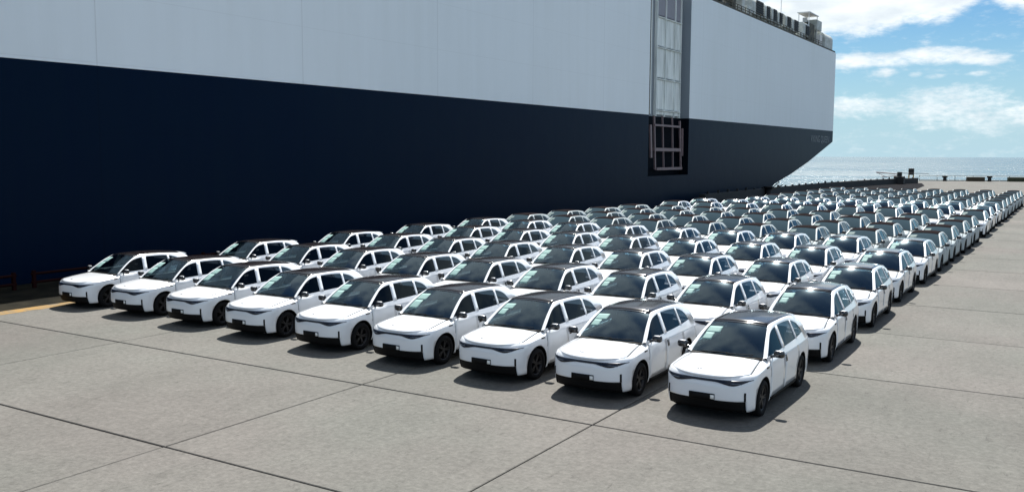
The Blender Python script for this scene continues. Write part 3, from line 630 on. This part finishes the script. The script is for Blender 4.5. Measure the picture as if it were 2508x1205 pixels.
def lower_body():
    aS = [math.sin(math.pi/2*t) for t in np.linspace(-1, 1, 31)]; bS = lin(-1, 1, 61); cS = lin(-1, 1, 17)
    cS[-2] = .93; cS[-3] = .84
    key = {}; V = []; F = []
    def vid(a, b, c):
        k = (round(a, 5), round(b, 5), round(c, 5))
        if k not in key: key[k] = len(V); V.append(body_pt(a, b, c))
        return key[k]
    def face(fn, us, vs_):
        for i in range(len(us)-1):
            for j in range(len(vs_)-1): F.append(tuple(vid(*fn(us[p], vs_[q])) for p, q in ((i, j), (i+1, j), (i+1, j+1), (i, j+1))))
    face(lambda u, v: (u, -1, v), aS, cS); face(lambda u, v: (-u, 1, v), aS, cS)
    face(lambda u, v: (1, u, v), bS, cS); face(lambda u, v: (-1, -u, v), bS, cS)
    face(lambda u, v: (u, v, 1), aS, bS); face(lambda u, v: (u, -v, -1), aS, bS)
    me = mesh('lower_body', V, F, True)
    bm = bmesh.new(); bm.from_mesh(me); bmesh.ops.remove_doubles(bm, verts=bm.verts, dist=1e-5); bmesh.ops.recalc_face_normals(bm, faces=bm.faces); bm.to_mesh(me); bm.free()
    o = bpy.data.objects.new('tmp_body', me); COL.objects.link(o)
    cut = MB()
    for s in (-1, 1):
        for y in (0, 2.825): cut.tube((s*.60, y, .375), (s*1.2, y, .375), .425, 40)
    cm = cut.mesh('cut')
    cvt = MB(); cvt.prism([(-.79, -1.3), (.79, -1.3), (.79, -.60), (.55, -.70), (-.55, -.70), (-.79, -.60)], 'z', .10, .435); cm2 = cvt.mesh('cut2')
    bm = bmesh.new(); bm.from_mesh(cm); bmesh.ops.remove_doubles(bm, verts=bm.verts, dist=1e-5); bmesh.ops.recalc_face_normals(bm, faces=bm.faces); bm.to_mesh(cm); bm.free()
    co = bpy.data.objects.new('tmp_cut', cm); COL.objects.link(co)
    co2 = bpy.data.objects.new('tmp_cut2', cm2); COL.objects.link(co2)
    md = o.modifiers.new('a', 'BOOLEAN'); md.operation = 'DIFFERENCE'; md.object = co2; md.solver = 'EXACT'
    md = o.modifiers.new('b', 'BOOLEAN'); md.operation = 'DIFFERENCE'; md.object = co; md.solver = 'EXACT'
    dg = bpy.context.evaluated_depsgraph_get(); dg.update()
    me2 = bpy.data.meshes.new_from_object(o.evaluated_get(dg)); bpy.data.objects.remove(o); bpy.data.objects.remove(co); bpy.data.objects.remove(co2)
    V = [tuple(v.co) for v in me2.vertices]; F = []; mi = []; sm = []
    for p_ in me2.polygons:
        c = p_.center; dark = False
        for y in (0, 2.825):
            rr = math.hypot(c.y-y, c.z-.375)
            if rr < .43 and abs(c.x) < .97 and (abs(p_.normal.x) < .5 and rr > .38 or abs(abs(c.x)-.6) < .02): dark = True
        if c.z < ZBOT+.01 and p_.normal.z < -.5: dark = True
        if c.y < -.55 and c.z < .437 and abs(c.x) < .792:
            if p_.normal.z < -.9 or (p_.normal.y < -.5 and c.y > front_pt(c.x, c.z).y+.06) or abs(p_.normal.x) > .95: dark = True
        F.append(tuple(p_.vertices)); mi.append(1 if dark else 0); sm.append(not dark)
    m_ = MB(); m_.V = V; m_.F = F; m_.mi = mi; m_.sm = sm
    return m_
LB = lower_body()
def ws_pt(s, t):
    """windscreen surface; s across -1..1, t up 0..1"""
    xb_, yb_, zb_ = .765*s, .43-.09*(1-s*s), 1.082+.012*(1-s*s)
    xt_, yt_, zt_ = .592*s, 1.27-.07*(1-s*s), 1.615+.045*(1-s*s)
    bl = 4*t*(1-t)*.036
    return Vector((xb_+(xt_-xb_)*t, yb_+(yt_-yb_)*t-bl*.5, zb_+(zt_-zb_)*t+bl*.86))
RZc = interp([1.19, 1.6, 2.1, 2.7, 3.2], [0, .020, .022, -.004, -.055])
def roof_pt(s, t):
    y0 = 1.27-.07*(1-s*s); y1 = 3.18+.06*(1-s*s); y = y0+(y1-y0)*t
    wx = .590+.012*math.sin(math.pi*min(1, t))
    return Vector((wx*s, y, 1.615+.045*(1-s*s)+RZc(y)))
def rail_pt_fn(side):
    def f(v, y):
        # v 0: window top (outer), 1: roof/windscreen edge
        zo = ZWT(y) if .38 <= y <= 3.16 else ZWB(y)
        return v
    return f
def edge_in(y):
    """inner edge of the painted frame: windscreen side, roof side, rear glass side (x,y,z)"""
    if y < .43: return Vector((.765, y, 1.082-(.43-y)*.35))
    if y < 1.27: return ws_pt(1, (y-.43)/.84)
    if y < 3.18: return roof_pt(1, (y-1.27)/1.91)
    t = min(1, (y-3.18)/.58); return Vector((.590+.12*t, y, (1.615+RZc(3.18))*(1-t**1.6)+1.10*t**1.6))
def cab_side(y, z): return Vector((cab_x(z, y), y, z))
YS = sorted(set([round(v, 3) for v in [.38,.43,.46,.5,.55]+list(np.linspace(.6, 1.6, 15))+list(np.linspace(1.6, 2.8, 9))+list(np.linspace(2.8, 3.12, 7))+list(np.linspace(3.12, 3.76, 10))]))
def frame_mb():
    """painted pillars, roof rails and belt band of both sides"""
    m_ = MB()
    for s in (1, -1):
        rows_ = []
        for y in YS:
            lo = Vector((cab_x(1.03, y)-.01, y, 1.03)); 
            zwb = ZWB(y) if y > .46 else min(ZR(y)-.005, 1.10)
            if y > 3.12: zwb = min(1.21, ZR(y)-.01)
            zwt = ZWT(y) if .46 < y < 3.12 else zwb
            B_ = Vector((cab_x(zwb, y), y, zwb)); T_ = Vector((cab_x(zwt, y), y, zwt)); E = edge_in(y)
            # rail: T_ -> outer shoulder -> E, bulging outward
            bf = min(1, max(.2, (y-.3)/1.2)); mid1 = T_.lerp(E, .35)+Vector((.016*bf, 0, .006+.012*bf)); mid2 = T_.lerp(E, .7)+Vector((.012*bf, 0, .006+.012*bf))
            rows_.append([lo, B_, T_, mid1, mid2, E])
        n = len(m_.V)
        for r_ in rows_:
            for q in r_: m_.V.append((s*q.x, q.y, q.z))
        K = 6
        for i in range(len(rows_)-1):
            for j in range(K-1):
                if j == 1 and .459 < YS[i] and YS[i+1] < 3.121: continue
                f = (n+i*K+j, n+(i+1)*K+j, n+(i+1)*K+j+1, n+i*K+j+1)
                m_.F.append(f if s == -1 else f[::-1]); m_.mi.append(0); m_.sm.append(True)
    return m_
def slant(z, base, k=-.10): return base+(z-1.14)*(-k)
PB = (1.39, 1.54); PC = (2.45, 2.53)
def sidewin(y0, y1, s, sl0, sl1, off=-.012):
    def F(u, v):
        z_ = 1.3; y = y0+(y1-y0)*u
        for _ in range(3):
            zb_, zt_ = ZWB(y), ZWT(y); z_ = zb_+(zt_-zb_)*v
            ya = y0+sl0*(z_-1.14); yb = y1+sl1*(z_-1.14); y = min(max(ya+(yb-ya)*u, .465), 3.115)
        zb_, zt_ = ZWB(y), ZWT(y); z_ = zb_+(zt_-zb_)*v
        return Vector((s*(cab_x(z_, y)+.001), y, z_))
    m_ = MB(); us = lin(0, 1, 13); vs_ = lin(0, 1, 6)
    if s == 1: patch_obj_mb(m_, F, us, vs_, off, .0, closed=False)
    else: patch_obj_mb(m_, F, us[::-1], vs_, off, .0, closed=False)
    return m_
def tyre_rim(s):
    """tyre and rim meshes centred on the hub, outer side +x*s"""
    t = MB(); n = 32
    prof = [(-.115, .25), (-.118, .30), (-.10, .352), (-.06, .367), (.06, .367), (.10, .352), (.118, .30), (.112, .252), (.09, .245)]
    V = []; K = len(prof)
    for i in range(n):
        a = 2*math.pi*i/n
        for (x, r) in prof: V.append((x*s, r*math.cos(a), r*math.sin(a)))
    F = [(i*K+j, ((i+1) % n)*K+j, ((i+1) % n)*K+j+1, i*K+j+1) for i in range(n) for j in range(K-1)]
    t.add(V, F, 0, True); tm = t.mesh('tyre')
    r_ = MB(); prof = [(.095, .252), (.085, .232), (.02, .22), (-.02, .22)]; V = []; K = 4
    for i in range(n):
        a = 2*math.pi*i/n
        for (x, r) in prof: V.append((x*s, r*math.cos(a), r*math.sin(a)))
    r_.add(V, [(i*K+j, ((i+1) % n)*K+j, ((i+1) % n)*K+j+1, i*K+j+1) for i in range(n) for j in range(K-1)], 0, True)
    r_.tube((.0*s, 0, 0), (.075*s, 0, 0), .055, 12, 0)
    r_.tube((-.01*s, 0, 0), (.0*s, 0, 0), .21, 20, 1)
    for k in range(5):
        for dd in (-.14, .14):
            a = 2*math.pi*k/5+dd; c, s2 = math.cos(a), math.sin(a); w = .017
            V = []
            for x in (.03*s, .07*s):
                for (rr, ww) in ((.03, w), (.235, w*.8)):
                    for sg in (-1, 1): V.append((x+(.015*s if rr > .1 and x*s > .05 else 0), rr*c-sg*ww*s2, rr*s2+sg*ww*c))
            r_.add(V, [(0, 1, 3, 2), (4, 6, 7, 5), (0, 4, 5, 1), (2, 3, 7, 6), (0, 2, 6, 4), (1, 5, 7, 3)])
    return tm, r_.mesh('rim')
HX = interp([-.80, -.55, -.1, .3, .5], [.80, .80, .765, .725, .70])
def hood_F(s, t):
    y0 = -.87+.30*abs(s)**3.0; y1 = .31+.09*s*s; y = y0+(y1-y0)*t; return top_pt(HX(y)*s, y)
def lamp_F(u, v):
    # u -1..1 across, v 0..1 up
    x = .885*u; au = abs(u)
    zt_ = .836+.010*au**2; q_ = min(1, max(0, (au-.22)/.42)); th = .042+.060*q_*q_*(3-2*q_)
    if au > .66: th *= max(.10, 1-((au-.66)/.33)**1.3)
    z_ = zt_-th*(1-v); return front_pt(x, z_)
def lamp_core(s):
    m_ = MB()
    for x0 in (.52,):
        patch_obj_mb(m_, lambda u, v: front_pt(s*(x0+.20*u), .770+.020*v), lin(0, 1, 3) if s > 0 else lin(1, 0, 3), lin(0, 1, 2), .0095, .006)
    return m_
def build_parts(paint, film=False):
    """list of (name, MB or mesh, [materials], location, children)"""
    P = {}
    P['body'] = (LB, [paint, M_TRIM])
    m_ = MB(); patch_obj_mb(m_, hood_F, lin(-1, 1, 17), lin(0, 1, 15), .007, .02); P['bonnet'] = (m_, [paint])
    m_ = MB(); patch_obj_mb(m_, lambda s, t: top_pt((HX(-.87+.30*abs(s)**3+(.31+.09*s*s+.87-.30*abs(s)**3)*t)+.020)*s, -.80+.30*abs(s)**3+(.32+.09*s*s+.80-.30*abs(s)**3)*t), lin(-1, 1, 17), lin(0, 1, 15), .0045, .012); P['bonnet_gap'] = (m_, [M_SEAM])
    m_ = frame_mb(); P['roof_frame'] = (m_, [paint])
    m_ = MB(); patch_obj_mb(m_, ws_pt, lin(-1, 1, 17), lin(0, 1, 11), .0, .0, closed=False); P['windscreen'] = (m_, [M_WIND])
    m_ = MB(); patch_obj_mb(m_, lambda u, v: Vector((.76*u, .37+.07*u*u-.12*v, 1.078-.02*v)), lin(-1, 1, 9), [1, 0], .0, .02); P['cowl'] = (m_, [M_TRIM])
    m_ = MB(); patch_obj_mb(m_, roof_pt, lin(-1, 1, 13), lin(0, 1, 13), .004, .03); P['roof_panel'] = (m_, [M_ROOFG])
    m_ = MB(); patch_obj_mb(m_, lambda s, t: ws_pt(s, .93+.07*t), lin(-1, 1, 13), lin(0, 1, 3), .003, .01); P['header_band'] = (m_, [M_BLACKG])
    # white spoiler over the tailgate
    def sp(s, t): y = 3.16+.34*t; return Vector((.595*s*(1-.05*t), y-.05*s*s, 1.615+.03*(1-s*s)+RZc(3.2)+.010-.045*t))
    m_ = MB(); patch_obj_mb(m_, sp, lin(-1, 1, 11), lin(0, 1, 5), .008, .045); P['spoiler'] = (m_, [paint])
    def rg(s, t): return Vector(((.60+.10*t)*s, 3.42+.34*t-.05*s*s, 1.50-.40*t))
    m_ = MB(); patch_obj_mb(m_, rg, lin(-1, 1, 9), lin(0, 1, 5), .0, .01); P['rear_window'] = (m_, [M_SIDEG])
    for s in (1, -1):
        P['window_f%d' % s] = (sidewin(.465, PB[0], s, 0, .20), [M_SIDEG])
        P['window_r%d' % s] = (sidewin(PB[1], PC[0], s, .20, .14), [M_SIDEG])
        P['window_q%d' % s] = (sidewin(PC[1], 3.115, s, .14, 0), [M_SIDEG])
        def pil(a_, b_, k):
            def F(u, v):
                y = a_+(b_-a_)*u; z_ = 1.3
                for _ in range(3):
                    zb_, zt_ = ZWB(y), ZWT(y); z_ = zb_-.01+(zt_-zb_+.02)*v; y = a_+(b_-a_)*u+k*(z_-1.14)
                return Vector((s*(cab_x(z_, y)+.002), y, z_))
            m_ = MB(); patch_obj_mb(m_, F, lin(0, 1, 3) if s == 1 else lin(1, 0, 3), lin(0, 1, 6), .002, .02); return m_
        P['pillar_b%d' % s] = (pil(PB[0], PB[1], .20), [paint]); P['pillar_c%d' % s] = (pil(PC[0], PC[1], .14), [paint])
        def door(y0, y1, arch):
            def F(u, v):
                z_ = .30+.775*v; ya, yb = y0, y1
                if arch == 'r':
                    dz = .46**2-(z_-.375)**2
                    if dz > 0: yb = min(yb, 2.825-math.sqrt(dz)-.0)
                if arch == 'f':
                    dz = .46**2-(z_-.375)**2
                    if dz > 0: ya = max(ya, math.sqrt(dz))
                return side_pt(ya+(yb-ya)*u, z_, s)
            return F
        for nm, (y0, y1, ar) in {'door_f': (.43, 1.435, 'f'), 'door_r': (1.45, 2.55, 'r')}.items():
            m_ = MB(); us = lin(0, 1, 9) if s == 1 else lin(1, 0, 9); patch_obj_mb(m_, door(y0, y1, ar), us, lin(0, 1, 9), .006, .014); P['%s%d' % (nm, s)] = (m_, [paint])
        m_ = MB(); F_ = lambda u, v: side_pt(.47+1.90*u, .215+.075*v, s); patch_obj_mb(m_, F_, lin(0, 1, 8) if s == 1 else lin(1, 0, 8), lin(0, 1, 3), .012, .03); P['sill%d' % s] = (m_, [M_TRIM])
        # gap strips round the doors
        m_ = MB()
        for (ya, yb, za, zb__) in ((1.430, 1.455, .30, 1.075), (2.545, 2.565, .72, 1.075), (.415, .435, .72, 1.06), (.43, 2.56, 1.072, 1.084)):
            patch_obj_mb(m_, lambda u, v: side_pt(ya+(yb-ya)*u, za+(zb__-za)*v, s), lin(0, 1, 5) if s == 1 else lin(1, 0, 5), lin(0, 1, 6), .0015, .004)
        P['door_gap%d' % s] = (m_, [M_SEAM])
        m_ = MB(); patch_obj_mb(m_, lambda u, v: side_pt(1.475+.11*u, .84+.14*v, s), lin(0, 1, 3) if s == 1 else lin(1, 0, 3), lin(0, 1, 3), .012, .02); P['door_handle%d' % s] = (m_, [M_BLACKG])
        m_ = MB(); patch_obj_mb(m_, lambda u, v: side_pt(.17+.15*u, .925+.035*v, s), lin(0, 1, 3) if s == 1 else lin(1, 0, 3), lin(0, 1, 2), .012, .02); P['fender_badge%d' % s] = (m_, [M_BLACKG])
        # mirror
        m_ = MB(); V = []; F = []; nu, nv = 10, 7
        for i in range(nv):
            ph = math.pi*i/(nv-1)
            for j in range(nu):
                th = 2*math.pi*j/nu; sgn = lambda q, e: math.copysign(abs(q)**e, q)
                V.append((s*(1.045+.115*sgn(math.sin(ph), .6)*sgn(math.cos(th), .6)), .60+.075*sgn(math.sin(ph), .6)*sgn(math.sin(th), .7)+.0, 1.165+.075*sgn(math.cos(ph), .6)))
        for i in range(nv-1):
            for j in range(nu): F.append((i*nu+j, i*nu+(j+1) % nu, (i+1)*nu+(j+1) % nu, (i+1)*nu+j))
        m_.add(V, F, 0, True); m_.tube((s*.86, .60, 1.10), (s*1.0, .60, 1.12), .03, 8); 
        for q, f_ in enumerate(m_.F):
            if len(f_) == 4 and sum(m_.V[w][2] for w in f_)/4 > 1.225: m_.mi[q] = 1  # top faces take body paint to stand for the sun glint
        P['mirror%d' % s] = (m_, [M_BLACKG, paint])
    m_ = MB(); patch_obj_mb(m_, lamp_F, lin(-1, 1, 41), lin(0, 1, 4), .006, .02); P['headlight_bar'] = (m_, [M_LAMP]); P['lamp_lens1'] = (lamp_core(1), [M_LENS]); P['lamp_lens-1'] = (lamp_core(-1), [M_LENS])
    # lower black intake, plate holder, air curtains, sensor tag, emblem
    m_ = MB(); patch_obj_mb(m_, lambda u, v: Vector((.78*u, front_pt(.78*u, .45).y+.045+.07*(1-v)-.03*abs(u)**4, .215+.215*v)), lin(-1, 1, 19), lin(0, 1, 5), .0, .01); P['front_intake'] = (m_, [M_TRIM])
    m_ = MB(); patch_obj_mb(m_, lambda u, v: front_pt(.26*u-.03, .43+.125*v), lin(-1, 1, 5), lin(0, 1, 3), .022, .03); P['plate_holder'] = (m_, [M_TRIM])
    m_ = MB(); patch_obj_mb(m_, lambda u, v: front_pt(.150+.075*u, .455+.08*v), lin(0, 1, 3), lin(0, 1, 3), .028, .01); P['paper_tag'] = (m_, [M_PAPERW])
    for s in (1, -1):
        m_ = MB(); patch_obj_mb(m_, lambda u, v: front_pt((.765+.03*u)*s, .44+.17*v), lin(0, 1, 3) if s == 1 else lin(1, 0, 3), lin(0, 1, 3), .007, .02); P['air_slot%d' % s] = (m_, [M_TRIM])
    m_ = MB(); patch_obj_mb(m_, lambda u, v: top_pt(-.20+.045*u, -.62+.02*v), lin(-1, 1, 3), lin(-1, 1, 3), .014, .01); P['emblem'] = (m_, [M_BADGE])
    m_ = MB()
    patch_obj_mb(m_, lambda s, t: ws_pt(-.93+.48*s, .55+.21*t), lin(0, 1, 6), lin(0, 1, 5), .004, .003); patch_obj_mb(m_, lambda s, t: ws_pt(-.91+.30*s, .33+.22*t), lin(0, 1, 5), lin(0, 1, 5), .004, .003); P['paper_sheet'] = (m_, [M_PAPER2 if film else M_PAPER])
    m_ = MB()
    patch_obj_mb(m_, lambda s, t: ws_pt(-.94+.52*s, .50+.27*t), lin(0, 1, 6), lin(0, 1, 5), .004, .003); patch_obj_mb(m_, lambda s, t: ws_pt(-.93+.42*s, .17+.33*t), lin(0, 1, 6), lin(0, 1, 5), .004, .003); P['paper_sheet_big'] = (m_, [M_PAPER])
    m_ = MB()
    for (x0, x1) in ((-.52, .05), (.0, .56)):
        m_.tube((x0, .34, 1.108), (x1, .37 if x1 < .3 else .42, 1.120), .009, 5)
    P['wiper'] = (m_, [M_TRIM])
    # cabin
    m_ = MB(); m_.add([(-.76, .44, 1.092), (.76, .44, 1.092), (.84, 3.3, 1.122), (-.84, 3.3, 1.122)], [(0, 1, 2, 3)]); m_.box(-.66, .66, .62, .86, 1.085, 1.13, bev=.02)
    m_.tube((.36, .92, 1.16), (.36, .935, 1.165), .13, 14); P['dashboard'] = (m_, [M_INT])
    for k, x in enumerate((-.36, .36)):
        m_ = MB(); m_.prism([(1.62, 1.12), (1.74, 1.12), (1.82, 1.38), (1.74, 1.40)], 'x', x-.22, x+.22); m_.box(x-.12, x+.12, 1.78, 1.86, 1.37, 1.49, bev=.03); P['seat%d' % k] = (m_, [M_SEATM])
    m_ = MB(); m_.prism([(2.50, 1.12), (2.62, 1.12), (2.72, 1.36), (2.64, 1.38)], 'x', -.6, .6); P['rear_seat'] = (m_, [M_SEATM])
    # tail lamps
    def rear_pt(x, z_):
        a = max(-1, min(1, x/.9)); return Vector((x, yrear(a, z_), z_))
    m_ = MB(); patch_obj_mb(m_, lambda u, v: rear_pt(-.82*u, .92+.07*v), lin(-1, 1, 15), lin(0, 1, 3), .008, .02); P['tail_lamp'] = (m_, [M_LAMPR])
    m_ = MB(); patch_obj_mb(m_, lambda u, v: rear_pt(-.80*u, .22+.26*v), lin(-1, 1, 13), lin(0, 1, 3), .010, .02); P['rear_bumper'] = (m_, [M_TRIM])
    if film:
        for k, q in (('windscreen', M_WFILM), ('roof_panel', M_ROOFF), ('header_band', M_ROOFF)): P[k] = (P[k][0], [q])
    return P
import re as _re
def clean(k): return {'window_f': 'window', 'window_r': 'window', 'window_q': 'quarter_window', 'pillar_b': 'pillar', 'pillar_c': 'pillar', 'door_f': 'front_door', 'door_r': 'rear_door'}.get(_re.sub(r'-?\d+$', '', k), _re.sub(r'-?\d+$', '', k))
TY = {s: tyre_rim(s) for s in (1, -1)}
for s in (1, -1): TY[s][0].materials.append(M_TYRE); TY[s][1].materials.append(M_RIM); TY[s][1].materials.append(M_TRIM)
WPOS = [(.815, 0, .367, 1), (-.815, 0, .367, -1), (.815, 2.825, .367, 1), (-.815, 2.825, .367, -1)]
def merge(P, keys):
    m_ = MB(); mats = []
    for k in keys:
        mb, ms = P[k]; n = len(m_.V); mp = []
        for q in ms:
            if q not in mats: mats.append(q)
            mp.append(mats.index(q))
        m_.V += list(mb.V); m_.F += [tuple(i+n for i in f) for f in mb.F]; m_.mi += [mp[i] for i in mb.mi]; m_.sm += list(mb.sm)
    return m_, mats
def wheel_mb():
    m_ = MB()
    for (x, y, z, s) in WPOS:
        for me, mi in ((TY[s][0], 0), (TY[s][1], 1)):
            n = len(m_.V); m_.V += [(v.co.x+x, v.co.y+y, v.co.z+z) for v in me.vertices]
            for p_ in me.polygons: m_.F.append(tuple(i+n for i in p_.vertices)); m_.mi.append(mi); m_.sm.append(p_.use_smooth)
    return m_
BIG = {}
def proto(paint, tier, film):
    """dict: own mesh (or None) and list of (name, mesh, loc, [sub-parts])"""
    P = build_parts(paint, film); out = []
    big = P.pop('paper_sheet_big'); bm_ = raw_mesh(big[0], 'paper_sheet'); bm_.materials.append(M_PAPER); BIG[(paint.name, tier, film)] = bm_
    if tier == 'near':
        par = {'bonnet_gap': 'body', 'door_gap1': 'body', 'door_gap-1': 'body', 'header_band': 'windscreen', 'door_handle1': 'door_f1', 'door_handle-1': 'door_f-1', 'paper_sheet': 'windscreen', 'paper_tag': 'plate_holder', 'emblem': 'bonnet', 'lamp_lens1': 'headlight_bar', 'lamp_lens-1': 'headlight_bar'}
        recs = {}
        for k, (mb, ms) in P.items():
            me = raw_mesh(mb, clean(k))
            for q in ms: me.materials.append(q)
            recs[k] = [clean(k), me, (0, 0, 0), []]
        for k, r_ in recs.items():
            if k in par: recs[par[k]][3].append(r_)
            else: out.append(r_)
        for (x, y, z, s) in WPOS:
            out.append(['wheel', None, (x, y, z), [['tyre', TY[s][0], (0, 0, 0), []], ['rim', TY[s][1], (0, 0, 0), []]]])
        return None, out
    if tier == 'mid': sep = ['bonnet', 'windscreen', 'roof_panel', 'headlight_bar', 'front_intake', 'spoiler', 'mirror1', 'mirror-1', 'paper_sheet', 'door_f1', 'door_r1']+[k for k in P if k.startswith('window_')]
    else: sep = ['windscreen', 'roof_panel', 'bonnet']
    for k in sep:
        me = raw_mesh(P[k][0], clean(k))
        for q in P[k][1]: me.materials.append(q)
        out.append([clean(k), me, (0, 0, 0), []])
    P['wheels'] = (wheel_mb(), [M_TYRE, M_RIM])
    mb, mats = merge(P, [k for k in P if k not in sep])
    me = raw_mesh(mb, 'body')
    for q in mats: me.materials.append(q)
    out.append(['body', me, (0, 0, 0), []])
    return None, out
PROTO = {}
def get_proto(p, t, film):
    k = (p.name, t, film)
    if k not in PROTO: PROTO[k] = proto(p, t, film)
    return PROTO[k]
def place_car(x, y, rz, label, group, paint, tier, film=False, big=False):
    own, parts = get_proto(paint, tier, film)
    root = thing('parked_car', label, 'car', (x, y, 0), rz, group)
    for (nm, me, loc, subs) in parts:
        if big and nm == 'paper_sheet': me = BIG[(paint.name, tier, film)]
        o = bpy.data.objects.new(nm, me); COL.objects.link(o); o.parent = root; o.location = loc
        for (n2_, m2, l2, _) in subs:
            if big and n2_ == 'paper_sheet': m2 = BIG[(paint.name, tier, film)]
            c = bpy.data.objects.new(n2_, m2); COL.objects.link(c); c.parent = o; c.location = l2
    return root

# ------------------------------------------------------------------ the parked rows
row_y = [18.15, 23.79, 29.5, 35.2, 40.8, 45.7, 50.4, 55.1, 59.9, 67.1, 72.6, 78.6, 84.0, 89.2, 94.4, 99.6, 104.8, 110.0]
X1 = [-28.70, -25.79, -22.82, -19.91, -17.0, -14.14, -11.41, -8.79, -6.08]
Y1 = [19.05, 19.01, 18.84, 18.60, 18.44, 18.27, 18.16, 18.09, 17.99]
ordn = ['first', 'second', 'third', 'fourth', 'fifth', 'sixth', 'seventh', 'eighth', 'ninth', 'tenth', 'eleventh', 'twelfth', 'thirteenth', 'fourteenth', 'fifteenth', 'sixteenth', 'seventeenth', 'last']
rng = random.Random(3)
for r_, y0 in enumerate(row_y):
    f = min(1, max(0, (y0-45)/30))
    xs_row = list(X1)
    if y0 > 44:
        xs_row = [-6.0-2.60*k*1.0-(1-f)*.24*k for k in range(9)][::-1]
        if y0 > 74: xs_row = xs_row[1:]
    n = len(xs_row)
    for c_, x in enumerate(xs_row):
        if r_ == 0: x, y = X1[c_], Y1[c_]
        else:
            skew = (Y1[c_+(9-n)]-17.99)*max(0, 1-r_/9)
            x, y = x+rng.uniform(-.08, .08), y0+skew+rng.uniform(-.08, .08)
        if r_ >= 17 and c_ < n-9: continue
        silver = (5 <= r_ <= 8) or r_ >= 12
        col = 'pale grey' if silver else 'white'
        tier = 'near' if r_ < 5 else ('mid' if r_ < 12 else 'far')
        if r_ == 0:
            where = {0: 'front row, parked closest to the ship', n-1: 'front row, at the end farthest from the ship'}.get(c_, 'front row, %s car counted from the ship' % ordn[c_])
        else:
            rn = '%s row from the front' % (ordn[r_] if r_ < 17 else 'rearmost')
            if r_ == 17: rn = 'rearmost row'
            where = {0: rn+', closest to the ship', n-1: rn+', farthest from the ship'}.get(c_, rn+', %s from the ship' % ordn[c_])
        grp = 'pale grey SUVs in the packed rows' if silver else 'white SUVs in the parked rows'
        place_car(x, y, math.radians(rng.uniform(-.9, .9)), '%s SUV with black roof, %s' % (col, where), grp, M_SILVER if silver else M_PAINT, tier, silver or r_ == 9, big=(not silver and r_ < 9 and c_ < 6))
